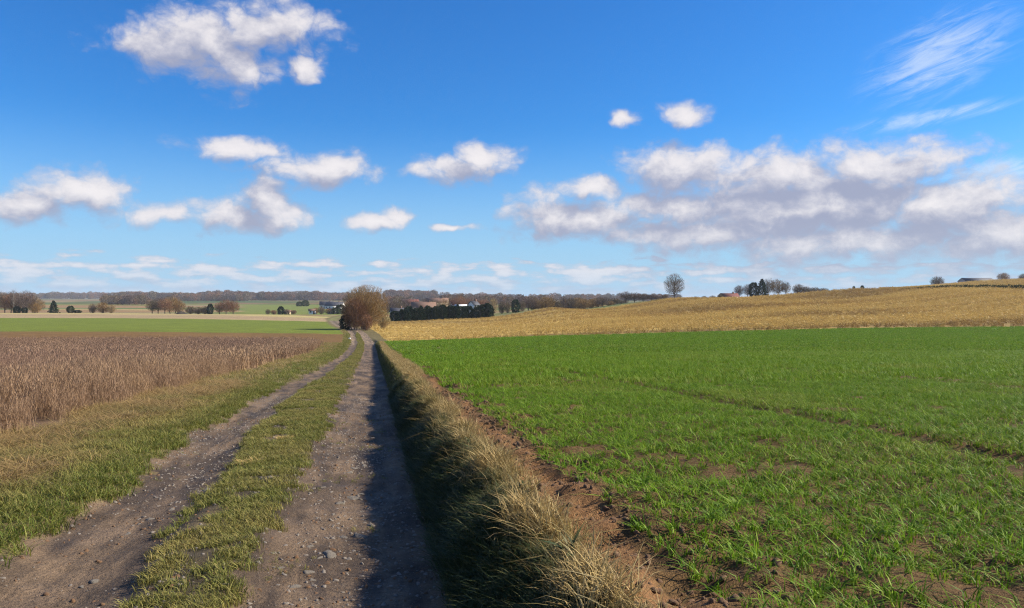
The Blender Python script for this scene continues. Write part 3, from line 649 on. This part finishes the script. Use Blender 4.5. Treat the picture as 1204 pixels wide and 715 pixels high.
TREES = {
 'big': bare_tree(1, M_BARK, M_TWO, .06, (1, 1, .50), .49, 60, 8, 21000, .011, 3, .075, .08),
 'redbush': bare_tree(2, M_BARK, M_TWR, .03, (1, 1, .5), .50, 40, 8, 8000, .018, 5, .13, .12),
 'lone': bare_tree(3, M_BARK, M_TW, .15, (1, 1, .45), .55, 40, 9, 3600, .018, 1, .12, .07),
 'bareA': bare_tree(4, M_BARK, M_TW, .14, (1, 1, .45), .55, 24, 8, 2300, .028, 1, .14, .16),
 'bareB': bare_tree(5, M_BARK, M_TWP, .14, (1, 1, .44), .56, 26, 8, 2400, .028, 1, .14, .18),
 'bareO': bare_tree(6, M_BARK, M_TWO, .08, (1, 1, .47), .53, 26, 8, 2500, .030, 2, .14, .14),
 'bareR': bare_tree(7, M_BARK, M_TWR, .10, (1, 1, .45), .55, 24, 8, 2400, .028, 1, .14, .16),
 'birch': bare_tree(8, M_PALEBARK, M_TWP, .3, (1, 1, .34), .66, 20, 8, 1500, .026, 1, .12, .15),
 'bushO': bare_tree(9, M_BARK, M_TWO, .02, (1, 1, .52), .48, 24, 6, 2200, .042, 5, .17, .14),
 'bushB': bare_tree(10, M_BARK, M_TW, .02, (1, 1, .52), .48, 24, 6, 2200, .042, 5, .17, .16),
 'bushT': bare_tree(11, M_BARK, M_TWT, .02, (1, 1, .52), .48, 22, 6, 2000, .038, 5, .17, .16),
 'bushR': bare_tree(12, M_BARK, M_TWR, .02, (1, 1, .52), .48, 24, 6, 2400, .042, 5, .17, .14),
 'conifer': leafy_tree(13, M_BARK, M_EVG, 'cone', 1700, .085),
 'evergreen': leafy_tree(14, M_BARK, M_EVG, 'round', 1500, .10),
 'greenbush': leafy_tree(15, M_BARK, M_EVO, 'round', 1200, .11)}
trng = random.Random(5)
HUE = {'bareA': 'grey-brown', 'bareB': 'purple-brown', 'bareR': 'red-brown', 'bareO': 'olive-brown', 'bushB': 'bushy brown', 'bushO': 'bushy olive', 'bushR': 'russet', 'evergreen': 'dark green', 'greenbush': 'leafy green', 'conifer': 'pointed'}
def plant(kind, name, px, top, Y, wpx, label, cat='tree', group=None, dz=0.0):
    """stands on the ground at distance Y under photo column px; height from the photo row of its top"""
    x, y = at(px, Y); z = hz(x, y); H = CAMZ + (357.5 - top) / FPX * Y - z; wd = wpx / FPX * Y
    H = max(H, .8)
    o = link(name, None, loc=(x, y, z + dz), label=label, cat=cat, group=group); o.rotation_euler.z = trng.uniform(0, 6.28)
    o.empty_display_size = .3
    mt, mc = TREES[kind]
    for nm, d in (('trunk', mt), ('crown', mc)):
        c = link(nm, d, o); c.scale = (wd, wd, H)
    return o
# the trees where the track bends
plant('big', 'tree', 429, 331, 150, 60, 'large round leafless olive-brown tree standing where the track bends')
plant('redbush', 'bush', 418, 347, 146, 37, 'reddish-brown bush in front of the big round tree at the track bend', 'bush')
plant('bushR', 'bush', 431, 368, 143, 17, 'small low russet bush growing right at the track edge', 'bush')
plant('evergreen', 'bush', 406, 370, 147, 15, 'low dark evergreen bush in the shade under the reddish bush', 'bush')
plant('bushT', 'bush', 451, 364, 156, 17, 'pale tan bush on the corn side of the big round tree', 'bush')
plant('lone', 'tree', 793, 320, 322, 27, 'lone round leafless tree standing on the crest of the corn field')
# wood at the end of the green strip
for px, top, w, k in [(-14,345,22,'bareA'),(-4,343,20,'bareB'),(6,343,20,'bareA'),(13,345,18,'bareR'),(23,344,18,'bareA'),(31,342,18,'bareB'),(38,346,16,'bareA'),(44,352,14,'bareO')]:
    plant(k, 'tree', px, top - 2, 352 + trng.uniform(-6, 12), w * 1.3, '%s leafless tree in the small wood beyond the pale stubble' % HUE[k], group='trees of the small wood')
plant('birch', 'tree', 16, 339, 350, 12, 'tall pale-trunked tree rising above the small wood')
plant('evergreen', 'bush', 20, 360, 346, 10, 'dark evergreen bush at the foot of the pale-trunked tree', 'bush')
plant('evergreen', 'bush', 29, 361, 346, 8, 'smaller dark evergreen bush at the front of the small wood', 'bush')
plant('bushO', 'bush', 41, 354, 348, 14, 'olive bush at the end of the small wood', 'bush')
plant('conifer', 'tree', 63, 353, 362, 12, 'single dark conifer standing apart from the small wood')
plant('greenbush', 'bush', 83, 359.5, 370, 10, 'rounded dark green bush on the open pasture', 'bush')
plant('evergreen', 'bush', 91, 364.5, 370, 10, 'low flat dark shrub beside the rounded green bush', 'bush')
for px, top, w, k in [(109,356,11,'bushB'),(121,354,16,'bushO'),(131,357,12,'bushT')]:
    plant(k, 'bush', px, top, 375, w, {'bushB': 'brown leafless bush in the short thicket between the pastures', 'bushO': 'broad olive leafless bush in the middle of the short thicket', 'bushT': 'straw-coloured bush at the end of the short thicket'}[k], 'bush')
for px, top, w, k in [(179,351,14,'bareA'),(186,349,16,'bareB'),(194,349,16,'bareR'),(203,347,20,'bareO'),(211,352,14,'bareO')]:
    plant(k, 'tree', px, top, 378 + trng.uniform(-4, 8), w * 1.2, '%s leafless tree in the clump behind the earth heap' % HUE[k], group='clump behind the earth heap')
for px, top, w in [(224,359,14),(233,360,14),(241,359,12)]:
    plant('bushB', 'bush', px, top, 385, w, 'low brown shrub between the two tree clumps', 'bush', 'low shrubs between the clumps')
plant('evergreen', 'bush', 247, 357, 384, 9, 'dark evergreen bush beside the red-brown trees', 'bush')
for px, top, w in [(258,354,14),(266,350,16),(274,352,15)]:
    plant('bareR', 'tree', px, top, 392 + trng.uniform(-4, 6), w * 1.2, 'red-brown leafless tree in the clump beside the green pasture', group='red-brown clump')
# hedges before the village
for px, top, w, k in [(315,363,7,'bushB'),(322,364,9,'bushR'),(330,360,9,'evergreen'),(337,363,10,'bushB'),(345,364,9,'bushR')]:
    plant(k, 'bush', px, top, 470 + trng.uniform(-5, 5), w, '%s shrub in the hedge at the foot of the green hillside' % HUE[k], 'bush', 'hedge below the green hillside')
plant('greenbush', 'tree', 352, 354.5, 800, 9, 'dark green tree at the top edge of the green hillside')
plant('greenbush', 'tree', 359, 353, 810, 10, 'yellowish green tree beside the dark one on the hillside top')
for px, top, w, k in [(371,361,10,'bushO'),(378,359,10,'bushB'),(387,362,12,'bushO'),(394,362,12,'greenbush'),(400,358,14,'evergreen')]:
    plant(k, 'bush', px, top, 480 + trng.uniform(-6, 6), w, '%s garden shrub among the white houses' % HUE[k], 'bush', 'garden shrubs by the white houses')
# conifer windbreak
for i in range(27):
    px = 464 + i * 4.35 + trng.uniform(-.8, .8)
    if 553 < px < 557: continue
    top = np.interp(px, [463, 480, 540, 580], [366, 361, 358.5, 357.5]) + trng.uniform(-1.6, 2.2)
    plant('conifer' if i % 5 == 2 else 'evergreen', 'conifer', px, top, 262 + i * .8 + trng.uniform(-2, 2), 11 + trng.uniform(-1, 4), ('pointed' if i % 5 == 2 else 'broad') + ' dark conifer in the dense windbreak row behind the corn', 'conifer', 'conifers of the windbreak row')
for px, top, w in [(456,350,18),(467,349,16),(478,350,16),(489,351,14),(500,350,16),(512,351,14),(522,350,14),(533,347,16),(541,344.5,14),(549,349,14),(561,351,14),(569,350,14)]:
    k = trng.choice(['bareA', 'bareB', 'bareR', 'bareO']); plant(k, 'tree', px, top, 430 + trng.uniform(-15, 40), w * 1.25, '%s leafless tree among the houses behind the conifer windbreak' % HUE[k], group='trees behind the windbreak')
plant('bushT', 'tree', 580, 349, 380, 13, 'pale tan tree at the end of the conifer windbreak')
for px, top, w in [(590,353,10),(597,354,9),(614,353,10)]:
    plant('bushB', 'bush', px, top, 345, w, 'brown bush beside the round dark evergreen', 'bush', 'brown bushes by the round evergreen')
plant('evergreen', 'tree', 606, 352, 325, 12, 'round dark evergreen standing alone at the corn edge')
for i in range(17):
    px = 620 + i * 6.8 + trng.uniform(-2, 2)
    k = trng.choice(['bareB', 'bushB', 'bushB', 'bushO']); plant(k, 'tree', px, trng.uniform(345, 354), 345 + i * 3 + trng.uniform(0, 24), trng.uniform(12, 26), 'low %s hedgerow tree behind the crest of the corn' % HUE[k], group='hedgerow behind the corn crest')
for px, top, w in [(736,341.5,17),(746,343,18),(756,344.5,20),(766,345.5,18),(775,347,16),(782,345.5,9)]:
    plant('bareB' if w > 12 else 'bareA', 'tree', px, top, 372, w, ('broad' if w > 12 else 'thin') + ' leafless tree in the thicker hedgerow next to the lone tree', group='thick hedgerow by the lone tree')
for px, top, w in [(818,348,8),(828,347.5,9),(838,347,9),(847,345,9)]:
    plant('bushB', 'bush', px, top, 400, w, 'small brown shrub between the lone tree and the red roof', 'bush', 'shrubs by the red roof')
for px, top, w, k in [(869,334,14,'bareB'),(879,333,13,'bareB'),(903,326,18,'bareA'),(914,327,20,'bareO'),(924,330,14,'bareA')]:
    plant(k, 'tree', px, top, 420 + trng.uniform(-4, 10), w, {869: 'low purple-brown tree of the hilltop grove next to the red roof', 879: 'second low purple-brown tree between the red roof and the grove conifers', 903: 'tallest leafless tree of the hilltop grove beside the dark conifers', 914: 'broad olive-brown leafless tree in the hilltop grove', 924: 'smaller leafless tree ending the hilltop grove beside the olive-brown one'}[px], group='hilltop grove')
plant('conifer', 'tree', 896, 327.5, 416, 15, 'dark conifer standing in the hilltop grove')
plant('evergreen', 'tree', 886, 332, 418, 14, 'shorter rounded dark evergreen beside the tall one in the hilltop grove')
for px, top, w in [(939,332,11),(948,335,10),(958,336,10),(968,337,10)]:
    plant('bushB', 'tree', px, top + 1, 430, w * 1.5, 'small leafless tree trailing off from the hilltop grove', group='small trees by the grove')
for px, top, w in [(1004,336.5,4),(1014,335.5,5)]:
    plant('evergreen', 'bush', px, top, 380, w, 'tiny dark bush alone on the skyline of the corn hill', 'bush', 'tiny skyline bushes')
plant('bushB', 'tree', 1102, 324, 540, 17, 'low spreading tree on the skyline before the long barn roof')
plant('bushO', 'tree', 1180, 319.5, 545, 15, 'rounder tree on the skyline past the long barn roof')
plant('bushB', 'bush', 1203, 321, 545, 12, 'brown bush at the end of the hilltop corn', 'bush')

# added hedge: a dark strip standing in for the taller corn's shaded front
def hedge():
    n = 5200; px = rng.uniform(1058, 1300, n); yy = np.interp(px, [1058, 1300], [309, 284]) + rng.normal(0, .5, n); x = (px - 602) / FPX * yy
    hh = np.interp(px, [1058, 1110, 1300], [.3, 1.5, 2.0]); z = height(x, yy, False) + hh * rng.uniform(-.02, 1, n)
    D_ = unit(rng.normal(0, 1, (n, 3)) + [0, 0, .5]) * .5; o = np.array([x.mean(), yy.mean(), z.mean()])
    V, t = slivers(np.stack([x, yy, z], 1) - o, D_, .35, rng)
    h = link('hedge', None, loc=o, label='low dark hedge added for the shaded front of the taller corn on the hilltop', cat='hedge')
    link('shade_foliage', mesh_np('shade_foliage', V, [t], M_EVO, {'bl': np.repeat(rng.uniform(0, 1, n), 3)}), h)
    tubes = []
    for k in range(40):
        p_ = 1060 + k * 6; y_ = np.interp(p_, [1058, 1300], [309, 284]); x_ = (p_ - 602) / FPX * y_; z_ = hz(x_, y_)
        tubes.append(tube(np.array([(x_, y_, z_ - .1), (x_, y_, z_ + .6)]) - o, [.06, .03], 5))
    V, Q = merge(tubes); s_ = link('stems', mesh_np('stems', V, [Q], M_BARK), h); s_['kind'] = 'stuff'
hedge()

# ------------------------------------------------------------------ far woods on the hills
WT = bpy.data.collections.new('wood_tree'); k_ = 0
for kind in ('bareB', 'bareA', 'bareR', 'bareB'):
    mt, mc = TREES[kind]
    g_ = np.random.default_rng(40 + k_)
    n = 420; th = g_.uniform(0, 6.28, n); z = g_.uniform(.12, 1, n); r = .5 * np.sqrt(np.clip(1 - ((z - .55) / .46) ** 2, .03, 1)) * np.sqrt(g_.uniform(.1, 1.1, n))
    A_ = np.stack([r * np.cos(th), r * np.sin(th), z * .95], 1); D_ = unit(g_.normal(0, .6, (n, 3)) + [0, 0, .8]) * .14
    V, t = slivers(A_, D_, .05, g_); Vt, Qt = tube([(0, 0, -.1), (0, 0, .5), (0, 0, .85)], [.02, .012, .004], 4)
    V2 = np.concatenate([V, Vt]); me = mesh_np('wood_tree', V2, [t, Qt + len(V)], mc.materials[0], {'bl': np.repeat(g_.uniform(0, 1, len(V2) // 1), 1)})
    WT.objects.link(bpy.data.objects.new('wood_tree_%d' % k_, me)); k_ += 1
LIB['wood'] = (WT, 4)
def wood(name, n, px0, px1, Y0, Y1, h0, h1, label):
    px = rng.uniform(px0, px1, n); yy = rng.uniform(Y0, Y1, n); x = (px - 602) / FPX * yy
    nn = fbm(x * .012, yy * .012, 3, 5); keep = nn > .36; x, yy, nn = x[keep], yy[keep], nn[keep]
    scatter(name, 'wood', np.stack([x, yy], 1), rng.uniform(h0, h1, len(x)) * (.55 + .95 * nn), label, 'woods', tilt=.03)
wood('far_woods', 520, -120, 185, 2100, 2600, 12, 17, 'thin dark wooded ridge along the horizon beyond the pastures')
wood('hill_woods', 700, 135, 292, 1350, 1750, 12, 17, 'purple-brown woods on the hill behind the tree clumps')
wood('far_woods', 750, 285, 445, 1500, 2000, 10, 16, 'wooded horizon above the green hillside')
wood('hill_woods', 450, 455, 512, 1500, 1900, 12, 18, 'wooded hump on the horizon behind the village')
wood('far_woods', 700, 505, 800, 1500, 2400, 8, 14, 'thin line of distant woods behind the corn crest')
wood('village_trees', 160, 455, 640, 620, 900, 6, 10, 'distant leafless trees mixed among the village gardens')
wood('far_copse', 90, 120, 175, 800, 1000, 5, 9, 'distant scattered trees on the slope below the wooded ridge')

# ------------------------------------------------------------------ houses
M_WHITE = plain_mat('white_render', (.78, .76, .72), .8, 1.5, .1, .1); M_CREAM = plain_mat('cream_render', (.62, .50, .34), .8, 1.5, .12, .1)
M_GREYW = plain_mat('grey_block', (.35, .34, .33), .85, 1.5, .15, .2); M_REDROOF = plain_mat('red_tiles', (.13, .035, .025), .85, 3, .25, .3)
M_DARKROOF = plain_mat('slate', (.05, .05, .06), .7, 3, .25, .2); M_BROWNROOF = plain_mat('brown_tiles', (.16, .09, .06), .85, 3, .25, .3)
M_GLASS = plain_mat('window_glass', (.03, .035, .04), .15, 2, .1, 0); M_DOOR = plain_mat('door_paint', (.12, .07, .045), .6, 2, .2, 0)
def box(x0, x1, y0, y1, z0, z1):
    V = np.array([(x, y, z) for z in (z0, z1) for y in (y0, y1) for x in (x0, x1)], float)
    return V, np.array([(0, 2, 3, 1), (4, 5, 7, 6), (0, 1, 5, 4), (2, 6, 7, 3), (0, 4, 6, 2), (1, 3, 7, 5)])
def house(px, Y, w, d, h, rh, wall, roof, label, rot=0.0, name='house', cat='house', dz=0, chim=True):
    x, y = at(px, Y); o = link(name, None, loc=(x, y, hz(x, y) + dz), label=label, cat=cat); o.rotation_euler.z = rot
    V, Q = box(-w / 2, w / 2, -d / 2, d / 2, -1.2, h); V = np.concatenate([V, [(-w / 2, 0, h + rh - .05), (w / 2, 0, h + rh - .05)]])
    link('wall', mesh_np('wall', V, [Q, np.array([(4, 8, 6), (5, 7, 9)])], wall), o)
    e = .35; V = np.array([(-w / 2 - e, -d / 2 - e, h - .15), (w / 2 + e, -d / 2 - e, h - .15), (w / 2 + e, 0, h + rh), (-w / 2 - e, 0, h + rh), (w / 2 + e, d / 2 + e, h - .15), (-w / 2 - e, d / 2 + e, h - .15)])
    V = np.concatenate([V, V + [0, 0, .18]]); Q = np.array([(6, 7, 8, 9), (9, 8, 10, 11), (0, 3, 2, 1), (3, 5, 4, 2), (0, 1, 7, 6), (5, 11, 10, 4), (0, 6, 9, 3), (3, 9, 11, 5), (1, 2, 8, 7), (2, 4, 10, 8)])
    r = link('roof', mesh_np('roof', V, [Q], roof), o)
    if chim: V, Q = box(w * .22, w * .22 + .7, -.35, .35, h + rh - .6, h + rh + .9); link('chimney', mesh_np('chimney', V, [Q], M_BROWNROOF), r)
    nw = max(2, int(w / 3)); floors = 2 if h > 4.4 else 1
    for fl in range(floors):
        for i in range(nw):
            cx_ = -w / 2 + (i + .5) * w / nw; z0 = .9 + fl * 2.7
            if fl == 0 and i == nw // 2: V, Q = box(cx_ - .5, cx_ + .5, -d / 2 - .06, -d / 2 + .1, 0, 2.1); link('door', mesh_np('door', V, [Q], M_DOOR), o)
            else:
                V, Q = box(cx_ - .55, cx_ + .55, -d / 2 - .06, -d / 2 + .1, z0, z0 + 1.3); f = link('window', mesh_np('window', V, [Q], M_WHITE), o)
                V, Q = box(cx_ - .47, cx_ + .47, -d / 2 - .075, -d / 2 + .05, z0 + .08, z0 + 1.22); link('pane', mesh_np('pane', V, [Q], M_GLASS), f)
    return o
house(384, 700, 12, 8, 3.2, 3.4, M_WHITE, M_DARKROOF, 'white house with dark roof on the hillside beside the round tree', .2)
house(394, 690, 16, 9, 2.8, 3.6, M_WHITE, M_DARKROOF, 'long white farmhouse with a broad dark roof beside the round tree', -.15)
house(367, 474, 4, 3.5, 2.2, 1.0, M_WHITE, M_BROWNROOF, 'tiny white shed in the hedge below the houses', .3, 'shed', 'shed', chim=False)
house(338, 476, 4, 3, 1.6, .9, M_CREAM, M_BROWNROOF, 'small cream hut half hidden in the hillside hedge', .1, 'hut', 'hut', chim=False)
house(390, 478, 5, 4, 2.4, 1.3, M_GREYW, M_DARKROOF, 'grey garden shed among the garden shrubs', .2, 'shed', 'shed', chim=False)
house(467, 300, 5, 5, 3.2, 1.4, M_GREYW, M_DARKROOF, 'grey building at the road end of the conifer windbreak', .3)
house(498, 420, 13, 8, 4.6, 3.0, M_CREAM, M_BROWNROOF, 'brown-roofed house above the thick of the windbreak', .15)
house(514, 520, 15, 9, 6.6, 3.0, M_CREAM, M_BROWNROOF, 'wide cream house with brown roof behind the windbreak', -.1)
house(542, 405, 6, 6, 5.2, .6, M_WHITE, M_WHITE, 'low white flat-topped building behind the windbreak', .05, chim=False)
house(538, 470, 9, 7, 5.5, 2.4, M_WHITE, M_REDROOF, 'small white house with red roof among the village trees', .4)
house(557, 330, 3.6, 3.4, 5.0, 1.6, M_WHITE, M_DARKROOF, 'narrow white gabled house at the gap in the windbreak', .9)
house(482, 640, 14, 9, 5.0, 3.2, M_CREAM, M_REDROOF, 'cream house with red roof far behind the windbreak', .3)
house(857, 405, 9, 7, 1.8, 2.2, M_CREAM, M_REDROOF, 'farmhouse with dark red roof beside the hilltop grove', .1, dz=-1.2)
house(1148, 560, 22, 9, 2.4, 2.2, M_GREYW, M_DARKROOF, 'long low barn with dark roof on the skyline behind the corn', .05, 'barn', 'barn', dz=.4, chim=False)

# ------------------------------------------------------------------ stones, heap, straw
M_STONE = plain_mat('limestone', (.27, .235, .195), .9, 14, .45, .8); M_HEAP = plain_mat('dung_heap', (.045, .035, .025), .95, 1.5, .5, 1)
def stone(seed, flat):
    V, _, t, _ = clod(np.random.default_rng(seed), flat); 
    g = np.random.default_rng(seed); V = V * np.array([1, g.uniform(.55, .9), 1]); V += .06 * np.sin(V[:, ::-1] * 5 + seed); return mesh_np('stone', V, [t], M_STONE)
ST_ = [stone(s_, f_) for s_, f_ in ((1, .32), (2, .4), (3, .28), (4, .45))]
def on_plane(px, py):          # photo pixel -> point of the track surface
    Y = 4.0
    for _ in range(40):
        x = (px - 602) / FPX * Y; zz = hz(x, Y); Y = Y * .5 + .5 * (CAMZ - zz) * FPX / max(py - 357.5, 1)
    return (px - 602) / FPX * Y, Y
def place_stone(i, px, py, wpx, label, group):
    label = ('broad ' if wpx >= 17 else 'small ' if wpx < 10 else 'middling ') + label
    x, y = on_plane(px, py); s_ = wpx / FPX * y / 2
    o = link('stone', ST_[i % 4], loc=(x, y, hz(x, y) - .10 * s_), label=label, cat='stone', group=group); o.scale = (s_, s_, s_); o.rotation_euler = (trng.uniform(-.15, .15), trng.uniform(-.15, .15), trng.uniform(0, 6.28))
for i, (px, py, w) in enumerate([(413,586,20),(400,592,12),(424,581,9),(423,631,17),(404,632,12),(387,653,24),(376,656,13),(362,673,13),(368,682,10),(436,618,13),(417,551,14),(411,556,8),(347,690,18),(364,643,11),(380,573,9),(428,548,8),(392,605,8),(330,668,10)]):
    place_stone(i, px, py, w, 'pale stone sunk in the wheel rut beside the shaded bank', 'stones in the rut by the bank')
for i, (px, py, w) in enumerate([(243,577,20),(252,574,10),(234,581,10),(176,611,13),(164,616,9),(111,684,15),(96,690,9),(201,600,9),(207,596,7),(150,628,8),(227,592,8),(298,502,7),(190,640,8)]):
    place_stone(i + 2, px, py, w, 'pale stone sunk in the wheel rut beside the brown field', 'stones in the rut by the brown field')
x, y = at(411, 108); o = link('boundary_stone', ST_[3], loc=(x, y, hz(x, y) + .15), label='small white stone at the corner of the brown field', cat='stone'); o.scale = (.2, .2, .2)
mw = plain_mat('white_stone', (.8, .78, .75), .8, 5, .1, .2); o.data = ST_[3].copy(); o.data.materials.clear(); o.data.materials.append(mw)
def heap(px, Y, w, h, label):
    x, y = at(px, Y); g = np.random.default_rng(9); n = 22; V = []; 
    for j in range(9):
        r = 1 - j / 9
        for k in range(n):
            a = 2 * math.pi * k / n; rr = w / 2 * r * (1 + .15 * math.sin(3 * a + 1) + g.normal(0, .05)); V.append((rr * math.cos(a), rr * .6 * math.sin(a), h * (1 - r ** 1.7) * (1 + g.normal(0, .07)) - .1))
    V.append((0, 0, h)); Q = np.array([(j * n + k, j * n + (k + 1) % n, (j + 1) * n + (k + 1) % n, (j + 1) * n + k) for j in range(8) for k in range(n)]); t = np.array([(8 * n + k, 8 * n + (k + 1) % n, 9 * n) for k in range(n)])
    link('earth_heap', mesh_np('earth_heap', V, [Q, t], M_HEAP), loc=(x, y, hz(x, y)), label=label, cat='heap')
heap(213, 330, 5.5, 1.3, 'dark earth heap lying on the pale stubble strip')
M_STRAW = plant_mat('straw', (.42, .28, .08), (.58, .42, .17), None, .2)
def straw_clump(px, py, wpx, label, seed):
    x, y = on_plane(px, py); r = wpx / FPX * y / 2; g = np.random.default_rng(seed)
    V, q, t, bl = blades(170, r * .75, .075, .006, 1.6, .75, g); link('straw_clump', mesh_np('straw_clump', V, [q, t], M_STRAW, {'bl': bl}), loc=(x, y, hz(x, y)), label=label, cat='straw')
straw_clump(335, 517, 24, 'clump of golden straw on the grass strip between the ruts', 3)
straw_clump(293, 545, 26, 'flattened dead grass clump at the edge of the grass strip', 4)

# ------------------------------------------------------------------ haze: even thin air over the land
hzme, N, out = new_mat('air'); pv = N.node('ShaderNodeVolumePrincipled', {'Color': (.80, .88, 1, 1), 'Density': .00010, 'Anisotropy': 0.0}); N.l.new(pv.outputs[0], out.inputs['Volume'])
V, Q = box(-7000, 7000, -1800, 7200, float(TZ.min()) - 1.0, float(TZ.max()) + 20.0)
link('haze', mesh_np('haze', V, [Q], hzme), label='thin pale blue air over the whole landscape', cat='haze', kind='stuff')
